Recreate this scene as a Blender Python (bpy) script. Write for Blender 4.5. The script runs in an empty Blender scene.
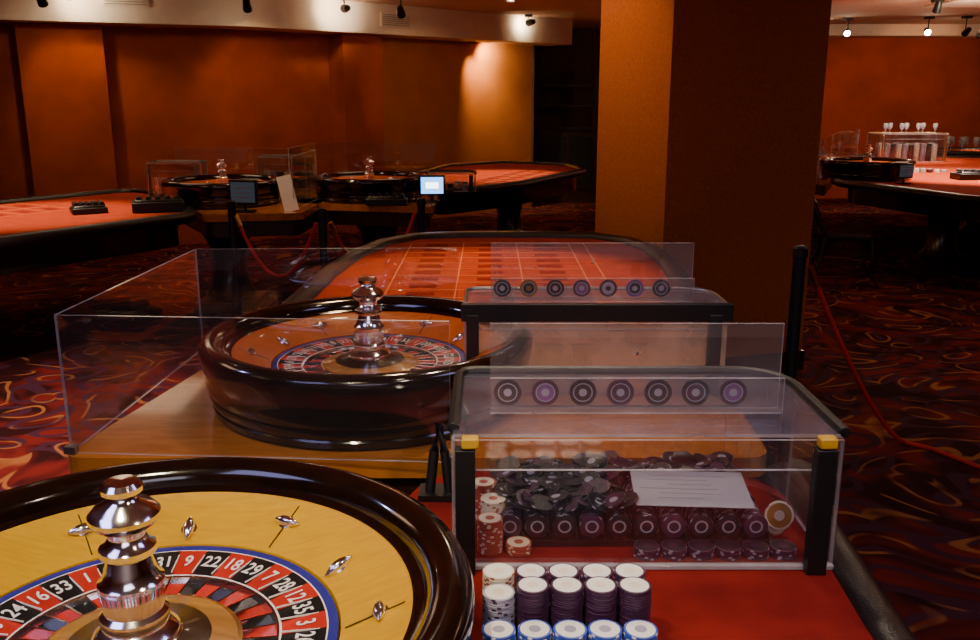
import bpy, bmesh, math, random
from mathutils import Vector, Matrix
random.seed(4)
scene=bpy.context.scene
rad=math.radians

# ------------------------------------------------------------ materials
def base_mat(name):
    m=bpy.data.materials.new(name); m.use_nodes=True
    nt=m.node_tree; b=nt.nodes['Principled BSDF']
    return m,nt,b
def mat(name,col,rough=.5,metal=0,coat=0,var=.15,vscale=12,bump=0,bscale=200,emit=None,es=0,spec=.5):
    m,nt,b=base_mat(name)
    tc=nt.nodes.new('ShaderNodeTexCoord')
    n=nt.nodes.new('ShaderNodeTexNoise'); n.inputs['Scale'].default_value=vscale; n.inputs['Detail'].default_value=4
    nt.links.new(tc.outputs['Object'],n.inputs['Vector'])
    r=nt.nodes.new('ShaderNodeValToRGB')
    c=Vector(col)
    r.color_ramp.elements[0].position=.3; r.color_ramp.elements[1].position=.7
    r.color_ramp.elements[0].color=(*(c*(1-var)),1); r.color_ramp.elements[1].color=(*(c*(1+var)),1)
    nt.links.new(n.outputs['Fac'],r.inputs['Fac']); nt.links.new(r.outputs['Color'],b.inputs['Base Color'])
    b.inputs['Roughness'].default_value=rough; b.inputs['Metallic'].default_value=metal
    b.inputs['Coat Weight'].default_value=coat; b.inputs['Coat Roughness'].default_value=.06
    b.inputs['Specular IOR Level'].default_value=spec
    if bump:
        n2=nt.nodes.new('ShaderNodeTexNoise'); n2.inputs['Scale'].default_value=bscale
        nt.links.new(tc.outputs['Object'],n2.inputs['Vector'])
        bp=nt.nodes.new('ShaderNodeBump'); bp.inputs['Strength'].default_value=bump; bp.inputs['Distance'].default_value=.01
        nt.links.new(n2.outputs['Fac'],bp.inputs['Height']); nt.links.new(bp.outputs['Normal'],b.inputs['Normal'])
    if emit:
        b.inputs['Emission Color'].default_value=(*emit,1); b.inputs['Emission Strength'].default_value=es
    return m
def wood(name,c1,c2,rough=.2,scale=3,coat=.6,spec=.5):
    m,nt,b=base_mat(name)
    tc=nt.nodes.new('ShaderNodeTexCoord'); mp=nt.nodes.new('ShaderNodeMapping')
    mp.inputs['Scale'].default_value=(scale,scale*6,scale)
    n=nt.nodes.new('ShaderNodeTexNoise'); n.inputs['Scale'].default_value=4; n.inputs['Detail'].default_value=6; n.inputs['Distortion'].default_value=.6
    r=nt.nodes.new('ShaderNodeValToRGB'); r.color_ramp.elements[0].position=.3; r.color_ramp.elements[1].position=.72
    r.color_ramp.elements[0].color=(*c1,1); r.color_ramp.elements[1].color=(*c2,1)
    L=nt.links.new
    L(tc.outputs['Object'],mp.inputs['Vector']); L(mp.outputs['Vector'],n.inputs['Vector']); L(n.outputs['Fac'],r.inputs['Fac']); L(r.outputs['Color'],b.inputs['Base Color'])
    b.inputs['Roughness'].default_value=rough; b.inputs['Coat Weight'].default_value=coat; b.inputs['Coat Roughness'].default_value=.05; b.inputs['Specular IOR Level'].default_value=spec
    return m
def acrylic(name,tint=(.95,.95,.96),refl=1.0,haze=0.0,hazecol=(.8,.8,.85),f0=.075):
    m=bpy.data.materials.new(name); m.use_nodes=True; nt=m.node_tree; nt.nodes.clear(); L=nt.links.new
    out=nt.nodes.new('ShaderNodeOutputMaterial')
    tr=nt.nodes.new('ShaderNodeBsdfTransparent'); tr.inputs[0].default_value=(*tint,1)
    gl=nt.nodes.new('ShaderNodeBsdfGlossy'); gl.inputs['Roughness'].default_value=.02; gl.inputs['Color'].default_value=(refl,refl,refl,1)
    lw=nt.nodes.new('ShaderNodeLayerWeight'); lw.inputs['Blend'].default_value=.5
    pw=nt.nodes.new('ShaderNodeMath'); pw.operation='POWER'; pw.inputs[1].default_value=5; L(lw.outputs['Facing'],pw.inputs[0])
    ma=nt.nodes.new('ShaderNodeMath'); ma.operation='MULTIPLY_ADD'; ma.inputs[1].default_value=.6; ma.inputs[2].default_value=f0; L(pw.outputs[0],ma.inputs[0])
    mx=nt.nodes.new('ShaderNodeMixShader'); L(ma.outputs[0],mx.inputs[0]); L(tr.outputs[0],mx.inputs[1]); L(gl.outputs[0],mx.inputs[2])
    df=nt.nodes.new('ShaderNodeBsdfDiffuse'); df.inputs[0].default_value=(*hazecol,1)
    tc=nt.nodes.new('ShaderNodeTexCoord'); n=nt.nodes.new('ShaderNodeTexNoise'); n.inputs['Scale'].default_value=9
    L(tc.outputs['Object'],n.inputs['Vector'])
    mm=nt.nodes.new('ShaderNodeMath'); mm.operation='MULTIPLY'; mm.inputs[1].default_value=haze*2; L(n.outputs['Fac'],mm.inputs[0])
    m2=nt.nodes.new('ShaderNodeMixShader'); L(mm.outputs[0],m2.inputs[0]); L(mx.outputs[0],m2.inputs[1]); L(df.outputs[0],m2.inputs[2])
    L(m2.outputs[0],out.inputs[0])
    return m
def carpet_mat():
    m,nt,b=base_mat('casino_carpet'); L=nt.links.new; N=nt.nodes.new
    tc=N('ShaderNodeTexCoord')
    n1=N('ShaderNodeTexNoise'); n1.inputs['Scale'].default_value=1.3; n1.inputs['Detail'].default_value=1
    L(tc.outputs['Object'],n1.inputs['Vector'])
    sub=N('ShaderNodeVectorMath'); sub.operation='SUBTRACT'; sub.inputs[1].default_value=(.5,.5,.5); L(n1.outputs['Color'],sub.inputs[0])
    sc=N('ShaderNodeVectorMath'); sc.operation='SCALE'; sc.inputs['Scale'].default_value=.9; L(sub.outputs[0],sc.inputs[0])
    ad=N('ShaderNodeVectorMath'); ad.operation='ADD'; L(tc.outputs['Object'],ad.inputs[0]); L(sc.outputs[0],ad.inputs[1])
    def bands(scale,mult,lo,hi,seed):
        mp=N('ShaderNodeMapping'); mp.inputs['Location'].default_value=(seed,seed*1.7,0); L(ad.outputs[0],mp.inputs[0])
        v=N('ShaderNodeTexVoronoi'); v.voronoi_dimensions='2D'; v.inputs['Scale'].default_value=scale; L(mp.outputs[0],v.inputs['Vector'])
        m1=N('ShaderNodeMath'); m1.operation='MULTIPLY'; m1.inputs[1].default_value=mult; L(v.outputs['Distance'],m1.inputs[0])
        f=N('ShaderNodeMath'); f.operation='FRACT'; L(m1.outputs[0],f.inputs[0])
        r=N('ShaderNodeValToRGB'); e=r.color_ramp.elements
        e[0].position=lo; e[0].color=(0,0,0,1); e[1].position=lo+.04; e[1].color=(1,1,1,1)
        x=e.new(hi); x.color=(1,1,1,1); x=e.new(hi+.04); x.color=(0,0,0,1)
        L(f.outputs[0],r.inputs[0]); return r.outputs[0],v
    a,va=bands(2.5,2.6,.40,.53,0); c,vc=bands(3.3,2.0,.45,.75,3.1)
    nn=N('ShaderNodeTexNoise'); nn.inputs['Scale'].default_value=3.2; L(tc.outputs['Object'],nn.inputs['Vector'])
    rr=N('ShaderNodeValToRGB'); rr.color_ramp.elements[0].position=.45; rr.color_ramp.elements[1].position=.54; L(nn.outputs['Fac'],rr.inputs[0])
    ma=N('ShaderNodeMath'); ma.operation='MULTIPLY'; L(a,ma.inputs[0]); L(rr.outputs[0],ma.inputs[1])
    r2=N('ShaderNodeValToRGB'); e=r2.color_ramp.elements; e[0].position=.42; e[0].color=(.030,.006,.006,1); e[1].position=.60; e[1].color=(.16,.016,.012,1)
    n3=N('ShaderNodeTexNoise'); n3.inputs['Scale'].default_value=4; L(ad.outputs[0],n3.inputs['Vector']); L(n3.outputs['Fac'],r2.inputs[0])
    x1=N('ShaderNodeMixRGB'); L(c,x1.inputs[0]); L(r2.outputs[0],x1.inputs[1]); x1.inputs[2].default_value=(.060,.018,.032,1)
    x2=N('ShaderNodeMixRGB'); L(ma.outputs[0],x2.inputs[0]); L(x1.outputs[0],x2.inputs[1]); x2.inputs[2].default_value=(.32,.12,.035,1)
    L(x2.outputs[0],b.inputs['Base Color']); b.inputs['Roughness'].default_value=.95; b.inputs['Specular IOR Level'].default_value=.1
    return m

M={}
M['blackgloss']=mat('black_lacquer',(.012,.008,.007),.12,0,.8)
M['rimwood']=wood('wheel_rim_wood',(.004,.002,.0015),(.013,.0045,.002),.12,3,.45)
M['black']=mat('black_plastic',(.008,.007,.007),.45)
M['vinyl']=mat('black_vinyl',(.012,.009,.009),.28,bump=.2,bscale=300)
M['gold']=wood('wheel_yellow_veneer',(.56,.285,.001),(.66,.355,.002),.5,5,0,.2)
M['amber']=wood('wheel_amber_veneer',(.40,.075,.006),(.52,.115,.010),.4,5,.1,.3)
M['chrome']=mat('chrome',(.92,.90,.93),.13,1,var=.02)
M['blue']=mat('blue_enamel',(.03,.03,.24),.3)
M['red']=mat('red_enamel',(.50,.025,.012),.3)
M['blk']=mat('black_enamel',(.01,.01,.01),.3)
M['green']=mat('green_enamel',(.01,.25,.06),.3)
M['white']=mat('ivory_paint',(.85,.82,.75),.4,var=.05)
M['tan']=wood('rotor_cone_wood',(.30,.13,.03),(.45,.22,.06),.25,4)
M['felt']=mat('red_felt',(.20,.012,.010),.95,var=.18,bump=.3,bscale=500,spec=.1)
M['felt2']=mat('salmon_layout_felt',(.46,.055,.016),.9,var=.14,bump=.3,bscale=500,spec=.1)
M['line']=mat('layout_print',(.78,.24,.085),.9,var=.05,spec=.1)
M['dline']=mat('layout_dark_print',(.24,.018,.008),.9,spec=.1)
M['wood']=wood('honey_wood',(.40,.125,.014),(.56,.20,.032),.16,2,.6)
M['dwood']=wood('dark_wood',(.018,.007,.004),(.045,.018,.008),.3,3,.3)
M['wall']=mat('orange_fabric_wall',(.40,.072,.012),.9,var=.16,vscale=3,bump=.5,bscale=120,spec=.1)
M['wall_lit']=mat('orange_fabric_wall_lit',(.50,.150,.026),.9,var=.10,vscale=3,bump=.5,bscale=120,spec=.1)  # paler copy of the wall fabric, with the spot's glow put into its colour
M['pillar']=mat('brown_fabric_pillar',(.36,.10,.025),.9,var=.14,vscale=60,bump=.5,bscale=160,spec=.1)
M['cream']=mat('cream_plaster',(.84,.70,.54),.8,var=.04)
M['ceil']=mat('ceiling_plaster',(.72,.50,.34),.85,var=.04)
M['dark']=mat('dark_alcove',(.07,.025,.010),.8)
M['acr']=acrylic('clear_acrylic',haze=.006)
M['acrh']=acrylic('hazy_acrylic',haze=.04,hazecol=(.72,.62,.66))
M['acrt']=acrylic('cover_top_acrylic',haze=.06,hazecol=(.58,.58,.78),f0=.14)  # bluish haze colour stands in for reflections on the cover top
M['acrc']=acrylic('frosted_acrylic',haze=.38,hazecol=(.85,.58,.36))
M['edge']=acrylic('acrylic_edge',tint=(.7,.7,.75),haze=.35,hazecol=(.75,.7,.72))
M['yel']=mat('yellow_clip',(.62,.36,.02),.4)
M['paper']=mat('paper',(.42,.43,.49),.8,var=.03)
M['paperw']=mat('white_card',(.8,.78,.72),.8,var=.03)
M['print']=mat('paper_print',(.3,.3,.33),.8)
M['purple']=mat('chip_purple',(.055,.016,.050),.45)
M['cream2']=mat('chip_cream',(.80,.70,.54),.45,var=.05)
M['cblue']=mat('chip_blue',(.04,.10,.5),.4)
M['cred']=mat('chip_red',(.42,.08,.05),.45)
M['cblack']=mat('chip_black',(.012,.011,.018),.4)
M['cgrey']=mat('chip_grey',(.36,.34,.44),.4)
M['cviolet']=mat('chip_violet',(.20,.07,.28),.4)
M['rope']=mat('red_rope',(.6,.02,.015),.6,bump=.5,bscale=300)
M['brass']=mat('brass',(.7,.42,.15),.3,1)
M['scr']=mat('screen_blue',(.05,.1,.3),.3,emit=(.15,.45,1),es=3.5)
M['scr2']=mat('screen_dim',(.03,.05,.08),.3,emit=(.2,.26,.32),es=.12)
M['scrw']=mat('screen_white',(.5,.6,.8),.3,emit=(.8,.9,1),es=6)
M['lamp']=mat('lamp_lens',(1,.9,.7),.3,emit=(1,.80,.55),es=120)
M['metal']=mat('grey_metal',(.35,.33,.32),.4,1)
M['carpet']=carpet_mat()
M['seat']=mat('dark_leather',(.015,.008,.007),.4)

# ------------------------------------------------------------ builders
class MB:
    def __init__(s): s.v=[];s.f=[];s.m=[];s.mats=[]
    def mi(s,k):
        if k not in s.mats: s.mats.append(k)
        return s.mats.index(k)
    def add(s,v,f,k,M4=None):
        o=len(s.v)
        for p in v:
            p=Vector(p)
            if M4 is not None: p=M4@p
            s.v.append(p)
        ks=k if isinstance(k,list) else [k]*len(f)
        for ff,kk in zip(f,ks):
            s.f.append([i+o for i in ff]); s.m.append(s.mi(kk))
    def box(s,c,d,k,rz=0,M4=None):
        x,y,z=[q/2 for q in d]
        v=[(-x,-y,-z),(x,-y,-z),(x,y,-z),(-x,y,-z),(-x,-y,z),(x,-y,z),(x,y,z),(-x,y,z)]
        f=[(0,3,2,1),(4,5,6,7),(0,1,5,4),(1,2,6,5),(2,3,7,6),(3,0,4,7)]
        T=Matrix.Translation(c)@Matrix.Rotation(rz,4,'Z')
        if M4 is not None: T=M4@T
        s.add(v,f,k,T)
    def prism(s,pts,z0,z1,k,kside=None):
        n=len(pts); area=sum(pts[i][0]*pts[(i+1)%n][1]-pts[(i+1)%n][0]*pts[i][1] for i in range(n))
        if area<0: pts=pts[::-1]
        v=[(p[0],p[1],z0) for p in pts]+[(p[0],p[1],z1) for p in pts]
        f=[tuple(range(n-1,-1,-1)),tuple(range(n,2*n))]+[(i,(i+1)%n,n+(i+1)%n,n+i) for i in range(n)]
        s.add(v,f,[k,k]+[kside or k]*n)
    def lathe(s,prof,ks,seg=48,M4=None):
        v=[];f=[];kk=[]
        for r,z in prof:
            for i in range(seg):
                a=2*math.pi*i/seg; v.append((max(r,1e-4)*math.cos(a),max(r,1e-4)*math.sin(a),z))
        for j in range(len(prof)-1):
            for i in range(seg):
                i2=(i+1)%seg
                f.append((j*seg+i,j*seg+i2,(j+1)*seg+i2,(j+1)*seg+i))
                k=ks[j] if isinstance(ks,list) else ks
                kk.append(k(i) if callable(k) else k)
        s.add(v,f,kk,M4)
    def tube(s,path,r,k,closed=False,seg=10,sy=1.0,M4=None):
        P=[Vector(p) for p in path]; n=len(P); v=[];f=[]
        for i,p in enumerate(P):
            a=P[(i-1)%n] if (closed or i>0) else p; b=P[(i+1)%n] if (closed or i<n-1) else p
            t=(b-a); t=t.normalized() if t.length>0 else Vector((0,0,1))
            up=Vector((0,0,1)) if abs(t.z)<.95 else Vector((0,1,0))
            sd=t.cross(up).normalized(); u2=sd.cross(t).normalized()
            rr=r[i] if isinstance(r,list) else r
            for j in range(seg):
                an=2*math.pi*j/seg; v.append(p+sd*math.cos(an)*rr+u2*math.sin(an)*rr*sy)
        m=n if closed else n-1
        for i in range(m):
            for j in range(seg):
                a=i*seg+j;b=i*seg+(j+1)%seg;i2=(i+1)%n
                f.append((a,b,i2*seg+(j+1)%seg,i2*seg+j))
        if not closed:
            f.append(tuple(range(seg-1,-1,-1))); f.append(tuple((n-1)*seg+j for j in range(seg)))
        s.add(v,f,k,M4)
    def panel(s,p0,p1,z0,z1,k,ke='edge',th=.006):
        p0=Vector((p0[0],p0[1],0));p1=Vector((p1[0],p1[1],0)); d=(p1-p0); L=d.length; a=math.atan2(d.y,d.x)
        x,y,z=L/2,th/2,(z1-z0)/2
        v=[(-x,-y,-z),(x,-y,-z),(x,y,-z),(-x,y,-z),(-x,-y,z),(x,-y,z),(x,y,z),(-x,y,z)]
        f=[(0,3,2,1),(4,5,6,7),(0,1,5,4),(1,2,6,5),(2,3,7,6),(3,0,4,7)]
        c=(p0+p1)/2; c.z=(z0+z1)/2
        s.add(v,f,[ke,ke,k,ke,k,ke],Matrix.Translation(c)@Matrix.Rotation(a,4,'Z'))
    def build(s,name,parent=None,world=False,smooth=True,bevel=0):
        off=Vector(parent.location) if (world and parent) else Vector((0,0,0))
        me=bpy.data.meshes.new(name); me.from_pydata([p-off for p in s.v],[],s.f)
        for k in s.mats: me.materials.append(M[k])
        for p,mi in zip(me.polygons,s.m): p.material_index=mi; p.use_smooth=smooth
        me.validate(); me.update()
        if smooth: me.set_sharp_from_angle(angle=rad(38))
        o=bpy.data.objects.new(name,me); scene.collection.objects.link(o)
        if parent: o.parent=parent
        if bevel:
            b=o.modifiers.new('bevel','BEVEL'); b.width=bevel; b.segments=2; b.limit_method='ANGLE'; b.angle_limit=rad(50)
        return o
def root(name,loc=(0,0,0),rz=0):
    e=bpy.data.objects.new(name,None); e.location=loc; e.rotation_euler=(0,0,rz); e.empty_display_size=.1
    scene.collection.objects.link(e); return e
def rpoly(pts,r=.1,n=6):
    out=[];N=len(pts)
    for i in range(N):
        a=Vector(pts[i-1]);b=Vector(pts[i]);c=Vector(pts[(i+1)%N])
        d1=(a-b);d2=(c-b); rr=min(r,d1.length*.45,d2.length*.45)
        s=b+d1.normalized()*rr;e=b+d2.normalized()*rr
        for j in range(n+1):
            t=j/n; q=s*(1-t)**2+b*2*t*(1-t)+e*t*t; out.append((q.x,q.y))
    return out
def inset(pts,f):
    cx=sum(p[0] for p in pts)/len(pts);cy=sum(p[1] for p in pts)/len(pts)
    return [(cx+(p[0]-cx)*f,cy+(p[1]-cy)*f) for p in pts]

# ------------------------------------------------------------ roulette wheel
ORDER=[0,32,15,19,4,21,2,25,17,34,6,27,13,36,11,30,8,23,10,5,24,16,33,1,20,14,31,9,22,18,29,7,28,12,35,3,26]
REDS={1,3,5,7,9,12,14,16,18,19,21,23,25,27,30,32,34,36}
def roulette_wheel(loc,track='gold',az9=-1.0,digits=True,hi=True):
    R=root('roulette_wheel',loc); SG=96 if hi else 48
    b=MB()
    prof=[(.0,0),(.392,0),(.402,.006),(.404,.020),(.401,.024),(.406,.030),(.411,.048),(.409,.054),(.413,.062),(.417,.080),(.415,.088),(.419,.098),(.422,.114),(.426,.132),(.428,.148),(.427,.162),(.420,.173),(.405,.180),(.388,.178),(.374,.170),(.367,.158),(.364,.147),(.356,.143),(.349,.142)]
    b.lathe(prof,'rimwood',SG); b.build('bowl',R)
    b=MB(); b.lathe([(.349,.142),(.346,.138),(.30,.118),(.255,.098),(.253,.085)],[track]*4,SG)
    b.build('ball_track',R)
    b=MB(); d=MB()
    for i in range(12):
        az=rad(-5+30*i); ang=math.pi/2-az
        if i%2==1:
            rr=.305
            Mx=Matrix.Rotation(ang,4,'Z')@Matrix.Translation((.30,0,.1195))@Matrix.Rotation(rad(-23.5),4,'Y')
            b.box((0,0,0),(.085,.0016,.001),'blk',M4=Mx)
            Md=Matrix.Rotation(ang,4,'Z')@Matrix.Translation((rr,0,.126))@Matrix.Rotation(rad(-23),4,'Y')@Matrix.Rotation(math.pi/2,4,'Z')
        else:
            Md=Matrix.Rotation(ang,4,'Z')@Matrix.Translation((.28,0,.114))@Matrix.Rotation(rad(-23),4,'Y')
        pr=[(.0,-.024),(.005,-.017),(.0082,-.008),(.0092,0),(.0082,.008),(.005,.017),(0,.024)]
        d.lathe(pr,'chrome',12,Md@Matrix.Rotation(math.pi/2,4,'Y'))
        d.lathe([(.012,-.006),(.012,-.002),(0,-.001)],'chrome',12,Md)
    b.build('track_seams',R); d.build('deflectors',R)
    b=MB(); S=111
    off=rad(90)-rad(az9)
    idx9=ORDER.index(9)
    rot=(off%(2*math.pi/37))-math.pi/37
    prof=[(.253,.090),(.251,.097),(.240,.097),(.2385,.0965),(.2365,.0965),(.178,.090),(.175,.090),(.172,.089),(.170,.080),(.130,.070),(.128,.088),(.122,.090),(.09,.098),(.055,.108),(.05,.112)]
    def colr2(i):
        a=2*math.pi*(i+.5)/S+rot
        k=round(((off-a)/(2*math.pi))*37)
        n=ORDER[(idx9+k)%37]; return 'green' if n==0 else ('red' if n in REDS else 'blk')
    ks=['blue','blue','blue','white',colr2,'white','chrome','chrome',colr2,'chrome','brass','tan','dwood','chrome']
    b.lathe(prof,ks,S,Matrix.Rotation(rot,4,'Z')); b.build('rotor',R)
    b=MB()
    for i in range(37):
        a=off+math.pi/37+2*math.pi*i/37
        Mx=Matrix.Rotation(a,4,'Z')
        b.box((.150,0,.082),(.044,.003,.014),'chrome',M4=Mx)
        b.box((.207,0,.0945),(.060,.0013,.002),'white',M4=Mx)
    b.build('pocket_frets',R)
    b=MB()
    tp=[(.052,.108),(.052,.116),(.046,.122),(.040,.126),(.042,.135),(.042,.142),(.036,.147),(.038,.165),(.040,.178),(.040,.186),(.034,.192),(.030,.205),(.026,.218),(.034,.224),(.034,.232),(.026,.238),(.022,.246),(.024,.254),(.036,.262),(.0425,.270),(.0425,.276),(.036,.284),(.020,.292),(.017,.298),(.024,.304),(.025,.311),(.020,.317),(.0,.319)]
    b.lathe(tp,'chrome',40)
    b.build('turret',R)
    if digits:
        b=MB()
        for k in range(37):
            n=ORDER[(idx9+k)%37]
            cu=bpy.data.curves.new('t','FONT'); cu.body=str(n); cu.size=.036; cu.align_x='CENTER'; cu.align_y='CENTER'; cu.offset=.0006; cu.resolution_u=3
            ob=bpy.data.objects.new('t',cu); scene.collection.objects.link(ob); bpy.context.view_layer.update()
            dg=bpy.context.evaluated_depsgraph_get()
            me=bpy.data.meshes.new_from_object(ob.evaluated_get(dg))
            a=off-2*math.pi*k/37
            T=Matrix.Rotation(a,4,'Z')@Matrix.Translation((.208,0,.0948))@Matrix.Rotation(rad(-6.3),4,'Y')@Matrix.Rotation(-math.pi/2,4,'Z')@Matrix.Diagonal((.72,1,1,1))
            b.add([v.co for v in me.vertices],[tuple(p.vertices) for p in me.polygons],'white',T)
            bpy.data.objects.remove(ob); bpy.data.curves.remove(cu); bpy.data.meshes.remove(me)
        b.build('numerals',R,smooth=False)
    return R
TZ=.83
roulette_wheel((-.447,1.01,TZ),'gold')
roulette_wheel((-.316,2.275,TZ),'amber',az9=70)
roulette_wheel((-.93,7.0,TZ),'amber',digits=False,hi=False)
roulette_wheel((-1.97,6.68,TZ),'amber',digits=False,hi=False)
roulette_wheel((3.62,8.75,TZ),'amber',digits=False,hi=False)

# ------------------------------------------------------------ tables
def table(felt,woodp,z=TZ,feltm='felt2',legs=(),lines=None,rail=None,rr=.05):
    allp=felt+(woodp or [])
    cx=sum(p[0] for p in allp)/len(allp);cy=sum(p[1] for p in allp)/len(allp)
    R=root('roulette_table',(cx,cy,0))
    b=MB(); fp=rpoly(felt,.18); b.prism(fp,z-.05,z-.001,feltm,'blackgloss')
    b.prism(inset(fp,.93),z-.20,z-.05,'blackgloss'); b.build('felt_top',R,world=True,smooth=False)
    if woodp:
        b=MB(); wp=rpoly(woodp,.06); b.prism(wp,z-.05,z-.002,'wood','wood'); b.prism(inset(wp,.95),z-.16,z-.05,'dwood')
        b.build('wheel_platform',R,world=True,smooth=False)
    rp=rail if rail else [(p[0],p[1]) for p in fp]
    b=MB(); b.tube([(p[0],p[1],z-.005) for p in rp],rr,'vinyl',closed=rail is None,seg=14,sy=.7); b.build('armrest_rail',R,world=True)
    b=MB()
    for lx,ly in legs:
        b.box((lx,ly,.03),(.55,.55,.06),'dwood'); b.box((lx,ly,.09),(.44,.44,.06),'dwood')
        b.lathe([(.0,.12),(.17,.12),(.19,.16),(.14,.22),(.12,.4),(.15,.55),(.21,z-.18),(.21,z-.15)],'dwood',20,Matrix.Translation((lx,ly,0)))
    b.build('pedestals',R,world=True)
    if lines:
        b=MB()
        for (x0,y0,x1,y1,w,k) in lines:
            d=Vector((x1-x0,y1-y0,0)); b.box(((x0+x1)/2,(y0+y1)/2,z+.0002),(d.length+w,w,.0016),k,rz=math.atan2(d.y,d.x))
        b.build('betting_layout',R,world=True,smooth=False)
    return R
def grid(o,ux,uy,nx,ny,w=.006):
    o=Vector(o);ux=Vector(ux);uy=Vector(uy);L=[]
    for i in range(nx+1):
        a=o+ux*i;c=a+uy*ny;L.append((a.x,a.y,c.x,c.y,w,'line'))
    for j in range(ny+1):
        a=o+uy*j;c=a+ux*nx;L.append((a.x,a.y,c.x,c.y,w,'line'))
    for i in range(nx):
        for j in range(ny):
            c=o+ux*(i+.5)+uy*(j+.5); e=ux*.10; L.append((c.x-e.x,c.y-e.y,c.x+e.x,c.y+e.y,uy.length*.38,'dline'))
    return L
F=[(-1.1,.42),(.56,.42),(.575,1.20),(.60,1.76),(-.12,1.78),(-.20,1.52),(-1.1,1.50)]
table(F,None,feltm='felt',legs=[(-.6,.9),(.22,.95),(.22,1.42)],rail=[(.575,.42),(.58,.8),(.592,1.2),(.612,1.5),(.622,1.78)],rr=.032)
felt=[(-.74,2.78),(.66,2.78),(.80,3.6),(.84,4.55),(.62,5.0),(-.42,5.0),(-.66,4.5),(-.74,3.5)]
wd=[(-.95,1.845),(.62,1.845),(.66,2.77),(-.79,2.77)]
rp=[(-.73,2.85),(-.74,3.3),(-.72,3.9),(-.67,4.4),(-.58,4.75),(-.42,4.97),(-.15,5.04),(.3,5.04),(.58,5.0),(.76,4.82),(.83,4.55),(.84,4.1),(.80,3.6),(.72,2.95)]
table(felt,wd,legs=[(-.2,2.3),(.2,2.3),(0,4.2)],rail=rp,lines=grid((-.42,3.0),(.28,0),(0,.15),3,12)+[( .50,3.0,.50,4.8,.006,'line'),(.50,3.6,.72,3.6,.006,'line'),(.50,4.2,.74,4.2,.006,'line'),(.5,3.0,.68,3.0,.006,'line'),(.5,4.8,.7,4.8,.006,'line')])
table([(-.45,7.35),(.25,8.1),(1.0,9.6),(.9,10.3),(.2,10.8),(-.5,10.2),(-1.0,8.3)],[(-1.55,6.7),(-.40,6.45),(-.42,7.4),(-1.0,8.25),(-2.0,8.1),(-2.0,7.62),(-1.5,7.5)],legs=[(-.9,7.2),(.2,9.4)],
      lines=grid((-.35,8.0),(.22,.06),(.08,.2),3,9))
table([(-1.95,5.95),(-2.72,7.35),(-3.0,7.5),(-3.7,6.5),(-5.0,4.6),(-3.7,3.5),(-2.75,4.75)],[(-1.9,5.98),(-1.28,6.1),(-1.25,6.95),(-1.9,7.35),(-2.68,7.33)],legs=[(-1.95,6.65),(-3.6,5.2)],
      lines=grid((-2.9,6.3),(-.27,.17),(-.1,-.16),3,9))
table([(3.2,8.4),(3.7,6.9),(5.2,6.3),(6.8,8.0),(6.6,11.6),(4.7,11.9)],[(3.15,8.5),(4.65,11.9),(4.0,11.6),(3.0,9.6)],legs=[(4.2,8.3),(5.4,9.9)],
      lines=grid((4.1,7.5),(.28,-.1),(.12,.25),4,9))
table([(6.0,12.7),(8.4,12.2),(8.6,13.4),(6.2,13.6)],None,legs=[(6.8,13.1),(7.9,12.9)])

# ------------------------------------------------------------ chips
def chip(mb,M4,R=.0225,h=.0034,edge='purple',spot='cgrey',top='white',cen='purple',seg=24):
    ph=random.randint(0,3)
    e=lambda i:spot if (i+ph)%6==0 else edge
    mb.lathe([(0,0),(R*.4,0),(R*.55,0),(R*.97,0),(R,.0004),(R,h-.0004),(R*.97,h),(R*.86,h),(R*.36,h),(0,h)],[edge,spot,edge,e,e,e,edge,top,cen],seg,M4)
def stack(mb,x,y,z0,n,**k):
    for i in range(n):
        chip(mb,Matrix.Translation((x+random.uniform(-.0005,.0005),y+random.uniform(-.0005,.0005),z0+i*.0036))@Matrix.Rotation(random.random()*6,4,'Z'),**k)
R=root('casino_chip_stacks',(.1,1.09,TZ)); b=MB()
for i in range(5):
    x=.012+i*.0465
    stack(b,x,1.155,TZ,32,edge='cream2' if i==0 else 'purple',spot='cred' if i==0 else 'cgrey',top='white',cen='cream2')
    stack(b,x,1.105,TZ,34 if i else 31,edge='purple' if i else 'cgrey',spot='purple',top='white',cen='cream2')
    stack(b,x,1.050,TZ,25,edge='cblue',spot='white',top='white',cen='cgrey')
b.build('chip_columns',R,world=True)

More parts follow.
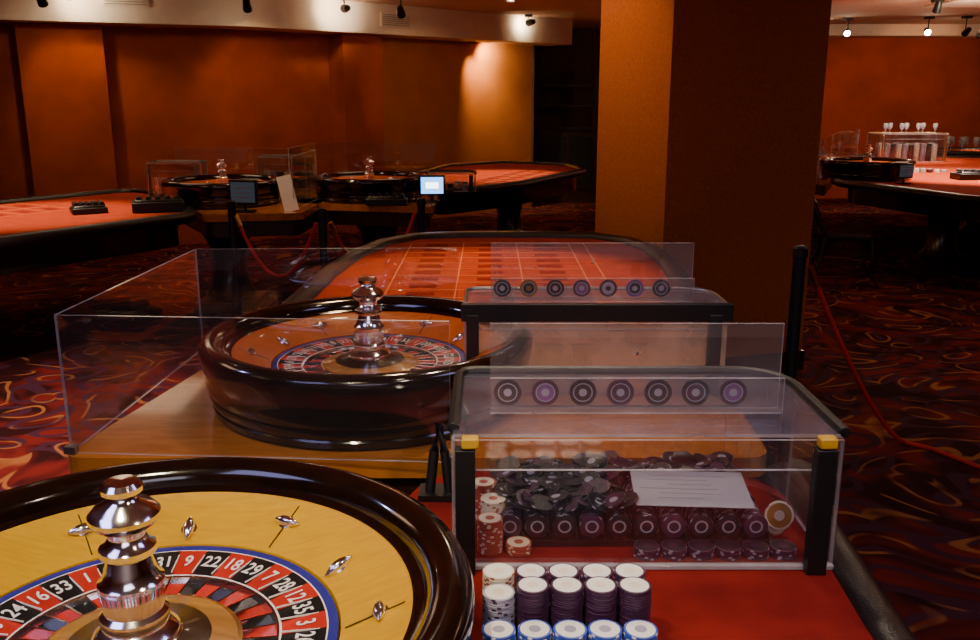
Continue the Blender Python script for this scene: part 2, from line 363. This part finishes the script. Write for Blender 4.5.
def chip_cover(x0,x1,y0,y1,z0=TZ,z1=1.07,front='acr',rimfront=False,name='chip_float_cover',frame='black'):
    R=root(name,((x0+x1)/2,(y0+y1)/2,z0))
    b=MB()
    b.panel((x0,y0),(x1,y0),z0+.002,z1-.012,front)
    b.panel((x0,y0+.006),(x0,y1),z0+.002,z1-.012,'acr')
    c=min(.10,(y1-y0)*.4)
    arc=[(x1-c+c*math.sin(t*math.pi/2/6),y1-c+c*math.cos(t*math.pi/2/6)) for t in range(7)]
    b.panel((x0,y1),(arc[0]),z0+.002,z1-.012,'acr')
    for p,q in zip(arc,arc[1:]): b.panel(p,q,z0+.002,z1-.012,'acrh','acrh')
    b.panel(arc[-1],(x1,y0+.006),z0+.002,z1-.012,'acr')
    top=[(x0,y0)]+[(x1,y0)]+arc[::-1]+[(x0,y1)]
    b.prism(top,z1-.008,z1-.002,'acrt','edge')
    b.build('acrylic_panels',R,world=True,smooth=False)
    b=MB()
    path=[(x0,y0+.02,z1),(x0,y1-.03,z1),(x0+.01,y1-.008,z1),(x0+.03,y1,z1)]+[(p[0],p[1],z1) for p in arc]+[(x1,y0,z1)]
    b.tube(path,.005 if (rimfront or frame!='black') else .010,'metal' if rimfront else frame,seg=8)
    if rimfront: b.box(((x0+x1)/2,y0-.008,z1-.016),(x1-x0+.02,.02,.046),'black')
    for x in (x0+.02,x1-.035):
        b.box((x,y0-.016,(z0+z1)/2-.01),(.032 if frame=='black' else .012,.024,z1-z0-.02),frame)
    b.box(((x0+x1)/2,y0-.005,z0+.004),(x1-x0,.012,.008),'edge')
    b.box(((x0+x1)/2,y0-.006,z1-.062),(x1-x0-.06,.004,.003),'edge')
    b.build('frame',R,world=True,bevel=.003)
    if not rimfront and frame=='black':
        b=MB()
        for x in (x0+.028,x1-.035): b.box((x,y0-.02,z1-.008),(.028,.022,.018),'yel')
        b.build('clips',R,world=True,bevel=.003)
    return R
chip_cover(-.060,.575,1.37,1.71)
chip_cover(-.065,.62,2.28,2.50,front='acrc',rimfront=True)

R=root('chip_tray',(.25,1.55,TZ)); b=MB()
b.box((.25,1.56,TZ+.006),(.50,.24,.010),'black')
for j,(yy,zz) in enumerate([(1.48,.024),(1.56,.028),(1.64,.032)]):
    for i in range(10):
        x=.035+i*.048
        for q in range(20):
            T=Matrix.Translation((x,yy-.036+q*.0036,TZ+.012+zz))@Matrix.Rotation(-math.pi/2,4,'X')
            chip(b,T@Matrix.Rotation(random.random()*6,4,'Z'),R=.0218,edge='cblack' if (i+j)%3 else 'purple',spot='cgrey',top='cblack',cen='cgrey',seg=18)
for x in [.01+ i*.048 for i in range(11)]:
    b.box((x,1.56,TZ+.018),(.003,.23,.016),'black')
for i in range(110):
    yy=random.uniform(1.45,1.67)
    T=Matrix.Translation((random.uniform(.02,.47 if yy>1.56 else .25),yy,TZ+.066+random.uniform(0,.014)))@Matrix.Rotation(random.uniform(-.45,.45),4,'X')@Matrix.Rotation(random.uniform(-.45,.45),4,'Y')@Matrix.Rotation(random.random()*6,4,'Z')
    chip(b,T,edge='cblack',spot='cgrey',top='cblack' if i%3 else 'purple',cen='cgrey' if i%2 else 'cblack',seg=18)
b.build('chip_rows',R,world=True)
R=root('loose_casino_chips',(0,1.45,TZ)); b=MB()
for (x,y,n,e) in [(.0,1.43,17,'cred'),(.005,1.485,20,'cream2'),(.05,1.425,5,'cred'),(-.012,1.54,22,'cred')]:
    stack(b,x,y,TZ,n,edge=e,spot='cream2' if e!='cream2' else 'cred',top='cream2',cen='cred')
for i in range(6):
    stack(b,.27+i*.047,1.412,TZ,5,edge='purple',spot='cgrey',top='cblack',cen='purple')
chip(b,Matrix.Translation((.515,1.47,TZ+.045))@Matrix.Rotation(rad(75),4,'X')@Matrix.Translation((0,0,-.003)),R=.026,edge='cream2',spot='cred',top='tan',cen='cream2')
chip(b,Matrix.Translation((.515,1.485,TZ+.020))@Matrix.Rotation(rad(80),4,'X'),R=.02,edge='cred',spot='white',top='cream2',cen='cred')
b.build('chips',R,world=True)
R=root('paper_sheet',(.36,1.50,TZ+.08)); b=MB()
T=Matrix.Translation((.36,1.498,TZ+.084))@Matrix.Rotation(rad(7),4,'X')@Matrix.Rotation(rad(-3),4,'Z')
b.box((0,0,0),(.205,.12,.0012),'paper',M4=T)
for q in range(6): b.box((-.02*(q%2),.042-q*.015,.0009),(.14-.03*(q%3),.0009,.0004),'print',M4=T)
b.build('sheet',R,world=True,smooth=False)

def chip_display(x0,x1,y,z,cols):
    R=root('chip_display_stand',((x0+x1)/2,y,z)); b=MB()
    b.panel((x0,y),(x1,y),z,z+.15,'acrh')
    b.panel((x0,y-.026),(x1,y-.026),z,z+.062,'acrh')
    b.box(((x0+x1)/2,y-.013,z+.003),(x1-x0,.026,.005),'acrh')
    b.build('acrylic',R,world=True,smooth=False)
    b=MB(); n=7
    for i in range(n):
        x=x0+.03+i*(x1-x0-.1)/(n-1)*.97
        T=Matrix.Translation((x,y-.012,z+.033))@Matrix.Rotation(math.pi/2,4,'X')
        e,t,c=cols[i%len(cols)]
        rr=.0232
        b.lathe([(0,0),(rr,0),(rr,.0035),(rr*.72,.0036),(rr*.64,.0036),(rr*.30,.0036),(0,.0036)],[e,e,e,'cgrey',t,c],24,T)
    b.build('sample_chips',R,world=True)
    b=MB()
    b.lathe([(0,0),(.004,0),(.004,.003),(0,.004)],'chrome',12,Matrix.Translation(((x0+x1)/2,y-.004,z+.10))@Matrix.Rotation(math.pi/2,4,'X'))
    b.build('screw',R,world=True)
C1=[('cblack','cblack','cgrey'),('purple','cviolet','cgrey'),('cblack','cblack','cgrey'),('purple','purple','cgrey'),('cblack','cblack','cgrey'),('cblack','purple','cgrey'),('purple','cviolet','cgrey')]
chip_display(.0,.494,1.465,1.079,C1)
chip_display(.002,.530,2.315,1.079,[('cblack','cblack','cgrey'),('tan','cblack','tan'),('cblack','cblack','cgrey'),('purple','cviolet','cgrey'),('cblack','cgrey','cblack'),('cviolet','cblack','cgrey'),('cblack','purple','cgrey')])

# ------------------------------------------------------------ wheel screens
def screen(pts,z0=TZ,z1=1.16,k='acr'):
    cx=sum(p[0] for p in pts)/len(pts);cy=sum(p[1] for p in pts)/len(pts)
    R=root('acrylic_wheel_screen',(cx,cy,z0)); b=MB()
    for p,q in zip(pts,pts[1:]): b.panel(p,q,z0,z1,k)
    b.build('panes',R,world=True,smooth=False)
    b=MB()
    for p in pts: b.box((p[0],p[1],z0+.008),(.025,.02,.016),'metal')
    b.build('feet',R,world=True)
screen([(-.085,1.815),(-.93,1.87),(-.90,2.72),(-.10,2.745)],z1=1.145)
screen([(-.45,7.5),(-1.45,7.6),(-1.5,6.8)],z1=1.22)
screen([(-1.35,6.2),(-1.33,6.95),(-1.9,7.3),(-2.5,7.25)],z1=1.2)
screen([(3.1,8.6),(4.0,10.5),(4.5,11.2)],z1=1.2)

def monitor(loc,rz,k,w=.17,h=.13):
    R=root('table_monitor',loc,rz); b=MB()
    b.box((0,0,.05+h/2),(w,.03,h),'black'); b.build('housing',R,bevel=.006)
    b=MB(); b.box((0,-.0165,.05+h/2),(w*.86,.002,h*.8),k)
    if k=='scr': b.box((0,-.018,.05+h*.5),(w*.5,.002,h*.3),'scrw')
    if k=='scr2':
        for q in range(3): b.box((0,-.018,.05+h*(.3+.18*q)),(w*.6,.002,h*.04),'cgrey')
    b.build('screen',R,smooth=False)
    b=MB(); b.box((0,.01,.006),(w*.6,.09,.012),'black'); b.tube([(0,.01,.01),(0,.01,.06)],.012,'black'); b.build('stand',R)
monitor((-.43,6.72,TZ),rad(5),'scr',.19,.15)
monitor((-1.67,6.13,TZ),rad(-10),'scr2',.20,.17)
monitor((3.72,8.15,TZ),rad(20),'scr2')
chip_cover(-.52,-.12,7.45,7.72,z1=.98)
chip_cover(-2.64,-2.22,6.98,7.22,z1=1.1,frame='metal')
chip_cover(-1.96,-1.52,7.68,7.94,z1=1.1,frame='metal')
chip_cover(4.65,5.45,10.9,11.3,z1=1.16,frame='brass')
chip_cover(5.6,6.3,9.9,10.3,z1=1.1,frame='brass')
def tray(loc,w,d,h,rz=0):
    R=root('chip_sorting_tray',loc,rz); b=MB()
    b.box((0,0,h/2),(w,d,h),'black'); b.box((0,-d*.1,h+.008),(w*.9,d*.6,.016),'vinyl'); b.build('tray_body',R,bevel=.008)
    b=MB()
    for i in range(5): b.tube([(-w*.36+i*w*.18,-d*.35,h+.018),(-w*.36+i*w*.18,d*.3,h+.018)],.018,'cblack')
    b.build('tray_chips',R)
tray((-.45,2.98,TZ),.34,.16,.05)
tray((-2.28,6.20,TZ),.34,.22,.07,rad(20)); tray((-2.72,6.1,TZ),.22,.2,.04,rad(30))
tray((-.75,6.55,TZ),.3,.1,.05); tray((4.6,8.6,TZ),.4,.2,.06)
R=root('leaning_card',(-1.36,6.18,TZ)); b=MB()
b.box((0,0,.125),(.10,.003,.25),'paperw',M4=Matrix.Rotation(rad(-14),4,'X')@Matrix.Rotation(rad(-14),4,'Y')); b.build('card',R,smooth=False)
def pile(x,y,nx,ny,n,dx=.072,r=.03,z=TZ):
    R=root('casino_chip_pile',(x,y,z)); b=MB()
    for i in range(nx):
        for j in range(ny):
            stack(b,x+i*dx,y+j*.09,z,n-(i*7+j*3)%6,R=r,edge=['cream2','cgrey','cblack'][(i+j)%3],spot='cred',top='white',cen='cgrey',seg=12)
    b.build('chip_columns',R,world=True)
pile(4.72,11.04,10,2,60); pile(5.67,10.03,8,2,40); pile(-2.58,7.04,6,2,42,.06,.024); pile(-1.90,7.74,6,2,42,.06,.024)
pile(4.4,9.4,5,1,12); pile(-.45,7.52,5,2,20,.06,.024)
gp=[(0,0),(.03,0),(.032,.004),(.006,.01),(.005,.05),(.02,.065),(.034,.09),(.036,.12),(.030,.15),(.028,.15),(.034,.12),(.03,.09),(0,.068)]
def glasses(pts,s=1):
    p0=pts[0]; R=root('drinking_glasses',p0); b=MB()
    for p in pts: b.lathe(gp,'edge',14,Matrix.Translation(p)@Matrix.Diagonal((s,s,s,1)))
    b.build('stemware',R,world=True)
glasses([(3.22+i*.1,9.6+i*.12,TZ) for i in range(6)],1.2)
glasses([(3.5+i*.09,10.3+i*.1,TZ) for i in range(5)],1.3)
glasses([(5.7+i*.1,10.05+(i%2)*.1,1.1) for i in range(5)],.9)
glasses([(4.75+i*.1,11.05+(i%2)*.1,1.16) for i in range(7)],.8)
glasses([(6.4+i*.1,12.8+(i%2)*.12,TZ) for i in range(5)],1.4)
R=root('table_lamp',(7.2,13.2,TZ)); b=MB()
b.lathe([(0,0),(.09,0),(.09,.015),(.015,.03),(.012,.28),(0,.28)],'brass',16); b.lathe([(.13,.2),(.07,.36),(.066,.36),(.126,.2)],'cream2',20); b.lathe([(0,.24),(.03,.26),(.03,.30),(0,.32)],'lamp',12); b.build('lamp_body',R)
R=root('phone_cradle',(-.10,1.66,TZ)); b=MB()
b.tube([(-.12,1.64,TZ),(-.11,1.66,TZ+.09),(-.10,1.68,TZ+.14)],.010,'black'); b.tube([(-.08,1.64,TZ),(-.09,1.66,TZ+.09),(-.10,1.68,TZ+.14)],.009,'black'); b.box((-.10,1.65,TZ+.006),(.08,.06,.012),'black'); b.build('cradle',R,world=True)

# ------------------------------------------------------------ chair
def chair(loc,rz,sz=.46):
    R=root('casino_chair',loc,rz); b=MB()
    b.prism(rpoly([(-.24,-.22),(.24,-.22),(.22,.22),(-.22,.22)],.08),sz-.06,sz,'seat'); b.build('seat',R,bevel=.02)
    b=MB()
    pts=[(-.22,.20,sz-.02),(-.235,.25,sz+.12),(-.22,.29,sz+.24),(-.12,.31,sz+.28),(0,.32,sz+.29),(.12,.31,sz+.28),(.22,.29,sz+.24),(.235,.25,sz+.12),(.22,.20,sz-.02)]
    b.tube(pts,.02,'seat')
    b.box((0,.285,sz+.16),(.38,.035,.18),'seat')
    b.build('backrest',R)
    b=MB()
    for s in (-1,1):
        b.tube([(s*.20,-.18,sz-.05),(s*.24,-.22,sz*.6),(s*.22,-.20,sz*.3),(s*.25,-.27,.0)],[.026,.022,.018,.016],'seat')
        b.tube([(s*.20,.18,sz-.05),(s*.21,.20,sz*.5),(s*.23,.30,.0)],[.026,.02,.016],'seat')
    b.tube([(-.22,-.2,sz*.35),(.22,-.2,sz*.35)],.012,'seat')
    b.build('legs',R)
chair((3.12,7.85,0),rad(75))

# ------------------------------------------------------------ barrier posts and ropes
def post(loc,h=1.0):
    R=root('rope_barrier_post',loc); b=MB()
    b.lathe([(0,0),(.16,0),(.16,.012),(.12,.025),(.03,.035),(.026,.05),(.026,h-.05),(.030,h-.045),(.030,h-.01),(.022,h),(0,h)],'black',24); b.build('post',R)
def rope(a,c,low,n=20,r=.009,pts=None):
    a=Vector(a);c=Vector(c); R=root('barrier_rope',tuple(a)); b=MB(); P=[]
    if pts: P=[Vector(p) for p in pts]
    else:
        for i in range(n+1):
            t=i/n; p=a.lerp(c,t); base=(1-t)*a.z+t*c.z; mid=(a.z+c.z)/2
            p.z=base-(mid-low)*4*t*(1-t); P.append(p)
    b.tube(P,r,'rope',seg=8)
    b.tube([P[0],P[1]],r*1.4,'brass',seg=8)
    b.build('cord',R,world=True)
post((1.28,3.67,0)); post((3.6,2.6,0))
pp=[]
for i in range(15):
    t=i/14; pp.append((1.325+(1.96-1.325)*t,3.67+(3.98-3.67)*t,.012+.90*(1-t)**1.35))
pp+=[(2.05,3.90,.011),(2.16,3.69,.011),(2.4,3.5,.011),(2.8,3.3,.011),(3.1,3.05,.08),(3.4,2.8,.4),(3.56,2.64,.9)]
rope((1.31,3.65,.95),(2.32,2.38,.95),.26,r=.011,pts=pp)
post((-1.0,5.35,0),.95); post((-.45,5.9,0),.95); post((-1.65,5.75,0),.95)
rope((-1.62,5.73,.86),(-1.04,5.37,.86),.50,r=.011); rope((-.96,5.39,.86),(-.49,5.87,.86),.50,r=.011)

# ------------------------------------------------------------ room shell
def shell(name,fn,smooth=False):
    b=MB(); fn(b); return b.build(name,None,smooth=smooth)
CZ=2.62
shell('floor',lambda b:b.box((1,6.2,-.05),(18,20,.1),'carpet'))
shell('ceiling',lambda b:b.box((1,6.2,CZ+.05),(18,20,.1),'ceil'))
shell('wall_left',lambda b:b.box((-7.05,5,CZ/2),(.1,17,CZ),'wall'))
shell('wall_right',lambda b:b.box((9.05,6,CZ/2),(.1,19,CZ),'wall'))
shell('wall_front',lambda b:b.box((1,-3.05,CZ/2),(16,.1,CZ),'cream'))
def seg(b,p,q,z0,z1,th,k,side=1):
    p=Vector((p[0],p[1]));q=Vector((q[0],q[1])); d=(q-p).normalized(); n=Vector((-d.y,d.x))*side*th
    b.prism([tuple(p),tuple(q),tuple(q+n),tuple(p+n)],z0,z1,k)
W0=Vector((-7,8.4));W1=Vector((-2.8,10.1));W2=Vector((.62,13.32))
def wallback(b):
    seg(b,W0,W1,0,CZ,.12,'wall')
    d2=(W2-W1).normalized(); Wm=W1+d2*1.8
    seg(b,W1,Wm,0,CZ,.12,'wall'); seg(b,Wm,W2,0,CZ,.12,'wall_lit')
    d=(W1-W0).normalized();n=Vector((d.y,-d.x))
    a=W0+d*2.5;c=W0+d*3.28; b.prism([tuple(a),tuple(c),tuple(c+n*.22),tuple(a+n*.22)],0,CZ,'wall')
    d=d2;n=Vector((d.y,-d.x))
    a=W1+d*1.25;c=W1+d*1.8; b.prism([tuple(a),tuple(c),tuple(c+n*.30),tuple(a+n*.30)],0,CZ,'wall')
shell('wall_back_left',wallback)
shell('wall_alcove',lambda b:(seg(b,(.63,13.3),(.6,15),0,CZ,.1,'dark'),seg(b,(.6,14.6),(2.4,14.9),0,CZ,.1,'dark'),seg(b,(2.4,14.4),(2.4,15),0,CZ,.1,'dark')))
shell('wall_back_right',lambda b:b.box((5.75,14.55,CZ/2),(6.6,.1,CZ),'wall'))
def bulk(b):
    d=(W1-W0).normalized();n=Vector((d.y,-d.x))*.5
    d2=(W2-W1).normalized();n2=Vector((d2.y,-d2.x))*.5
    K=Vector((-2.52,9.68)); E=W2+d2*.25
    b.prism([tuple(W0),tuple(W0+n),tuple(K),tuple(E+n2),tuple(E),tuple(W1)],2.29,CZ,'cream')
shell('bulkhead_left',bulk)
shell('bulkhead_right',lambda b:b.box((5.7,14.2,2.54),(6.8,.6,.16),'cream'))
R=root('back_bar_cabinet',(1.15,14.1,0)); b=MB()
b.box((0,.0,.55),(.9,.45,1.1),'dwood'); b.box((0,-.02,1.12),(.98,.5,.04),'blackgloss')
for z in (1.45,1.75): b.box((0,.12,z),(.9,.25,.03),'dwood')
for x in (-.44,.44): b.box((x,.12,1.55),(.03,.25,.9),'dwood')
for x in (-.22,.22): b.box((x,-.23,.6),(.38,.02,.8),'black')
b.build('carcass',R)
R=root('square_pillar',(.98,4.9,0))
c=Vector((.95,4.9));a=Vector((.954,.3));n=Vector((-.36,.933)).normalized()
a0=c.copy()
q=[c,c+a*.96,c+a*.96+n*.8,c+n*.8]
b=MB(); b.prism([tuple(p) for p in q],0,CZ,'pillar'); b.build('shaft',R,world=True,smooth=False)
cc=sum(q,Vector((0,0)))/4
b=MB(); b.prism([tuple(cc+(p-cc)*1.03) for p in q],0,.12,'dwood'); b.build('skirting',R,world=True,smooth=False)
def trim(b):
    P=[(3.0,9.2,.012),(3.6,8.9,.012),(4.1,8.2,.012),(4.5,7.4,.012),(5.0,6.6,.012)]
    b.tube(P,.025,'brass',sy=.5)
shell('trim_1',trim,True)
def vent(x,y,z,rz):
    R=root('air_vent',(x,y,z),rz); b=MB(); b.box((0,0,0),(.42,.02,.15),'cream')
    for i in range(6): b.box((0,-.014,-.055+i*.022),(.38,.01,.006),'metal')
    b.build('grille',R)
d=(W1-W0).normalized(); a1=math.atan2(d.y,d.x); d2=(W2-W1).normalized(); a2=math.atan2(d2.y,d2.x)
vent(-3.55,9.255,2.52,a1); vent(-1.10,11.0,2.45,a2)

# ------------------------------------------------------------ lamps
def spot(loc,tgt,power,ang=70,col=(1,.72,.45),size=.06,blend=.6,recessed=False):
    loc=Vector(loc);tgt=Vector(tgt); dr=(tgt-loc).normalized()
    R=root('recessed_downlight' if recessed else 'spotlight',tuple(loc)); q=dr.to_track_quat('-Z','Y').to_matrix().to_4x4()
    b=MB()
    if recessed:
        b.lathe([(.06,.03),(.06,.012),(.045,.012),(.04,.022),(0,.022)],['cream','cream','metal','lamp'],20)
    else:
        b.lathe([(0,.12),(.03,.12),(.035,.10),(.045,.0),(.045,-.01),(.040,-.01),(.038,.005),(0,.006)],['black']*6+['lamp'],20,q)
        b.tube([(0,0,.05),(0,0,CZ-loc.z)],.008,'black'); b.box((0,0,CZ-loc.z-.015),(.1,.1,.03),'black')
    b.build('housing',R)
    l=bpy.data.lights.new('beam','SPOT'); l.energy=power; l.color=col; l.spot_size=rad(ang); l.spot_blend=blend; l.shadow_soft_size=size
    o=bpy.data.objects.new('beam',l); scene.collection.objects.link(o); o.parent=R; o.location=dr*.03; o.rotation_euler=dr.to_track_quat('-Z','Y').to_euler()
W=(1,.80,.58); O=(1,.62,.30)
spot((-.5,.6,2.5),(-.40,1.1,.9),78,60,(1,.84,.52))
spot((.7,.5,2.5),(.3,1.4,.9),48,60,(1,.75,.62))
spot((-.2,2.9,2.5),(-.3,2.4,.9),38,60,O)
spot((.1,4.3,2.5),(0,3.9,.83),135,58,(1,.68,.38))
spot((.35,2.3,2.5),(.3,1.9,1.0),45,60,W)
spot((-3.3,6.0,2.5),(-3.1,6.0,.83),230,60,(1,.74,.50))
spot((-1.6,6.2,2.5),(-1.5,6.7,.83),60,60,O)
spot((.2,9.2,2.5),(.1,9.0,.83),220,60,(1,.78,.54))
spot((4.6,8.5,2.5),(4.7,8.9,.83),580,74,(1,.82,.64))
spot((4.9,10.4,2.5),(5.0,11.2,1.0),200,55,(1,.85,.65))
spot((-1.9,3.6,2.5),(-2.3,4.2,0),380,58,(1,.70,.62))
spot((-.02,12.44,2.27),(.0,12.80,1.98),55,130,(1,.82,.46),.03,1.0,True)
spot((-.22,12.24,2.27),(.0,12.85,1.2),110,72,(1,.74,.36),.04,1.0,True)
spot((-1.55,10.1,2.5),(-1.75,10.5,2.52),18,100,W)
spot((-3.9,8.8,2.5),(-3.9,9.2,2.5),10,120,W)
spot((.5,12.3,2.52),(.3,12.6,2.5),9,120,W)
# lamps on the ceiling track pointing back towards the tables
spot((.83,13.0,2.52),(.3,9.0,.9),20,50,W)
spot((4.85,12.8,2.42),(3.6,8.6,.9),45,50,W); spot((5.85,12.6,2.42),(4.8,8.6,.9),45,50,W); spot((4.6,13.2,2.50),(3.3,8.0,.9),25,50,W)
spot((-.15,5.2,2.4),(.85,5.4,1.7),44,75,(1,.62,.28))
spot((-4.0,8.5,2.4),(-4.1,9.4,1.5),20,72,O); spot((-2.3,9.0,2.4),(-2.5,10.2,1.5),24,70,O)
spot((-.9,9.6,2.4),(-.9,11.8,1.4),24,55,O)
spot((4.0,12.5,2.4),(4.1,14.4,1.6),32,85,(1,.42,.20)); spot((6.3,12.5,2.4),(6.4,14.4,1.6),32,85,(1,.42,.20))
spot((3.4,5.4,2.5),(3.3,5.9,0),34,80,(1,.68,.48)); spot((3.2,2.0,2.5),(2.5,3.2,0),18,80,(1,.68,.48))
spot((5.0,9.6,2.2),(5.4,11.4,2.62),60,130,W)  # added up-light, put in to brighten the ceiling on the right
spot((-2.6,2.2,2.4),(-.4,2.0,1.0),30,60,(.35,.45,1),.1)  # added blue spot, put in for cool streaks on the wheel bowl
def fill_panel(x,y,s,p,col):  # added panels, put in as fill light and for reflections in the chrome
    R=root('added_fill_panel',(x,y,CZ-.02)); b=MB(); b.box((0,0,0.005),(s+.06,s+.06,.03),'cream'); b.build('frame',R)
    l=bpy.data.lights.new('glow','AREA'); l.energy=p; l.size=s; l.color=col
    o=bpy.data.objects.new('glow',l); scene.collection.objects.link(o); o.parent=R; o.location=(0,0,-.03)
fill_panel(0,-1.4,1.4,26,(.85,.78,.95)); fill_panel(-3.2,3.0,.9,12,(1,.55,.30)); fill_panel(3.8,4.8,.9,8,(1,.5,.30)); fill_panel(-.5,7.6,.9,8,(1,.55,.30)); fill_panel(5.5,10.5,.9,18,(1,.6,.4))
fill_panel(-1.6,.3,1.0,18,(.48,.48,1)); fill_panel(1.5,1.4,.7,8,(.55,.5,1)); fill_panel(-3.0,7.4,.9,8,(1,.7,.42))

w=bpy.data.worlds.new('world'); scene.world=w; w.use_nodes=True
w.node_tree.nodes['Background'].inputs[0].default_value=(.3,.12,.06,1); w.node_tree.nodes['Background'].inputs[1].default_value=.1

cam=bpy.data.cameras.new('camera'); cam.sensor_width=36; cam.lens=900/980*36; cam.clip_start=.05
co=bpy.data.objects.new('camera',cam); scene.collection.objects.link(co); co.location=(0,0,1.6); co.rotation_euler=(rad(76),0,0)
scene.camera=co
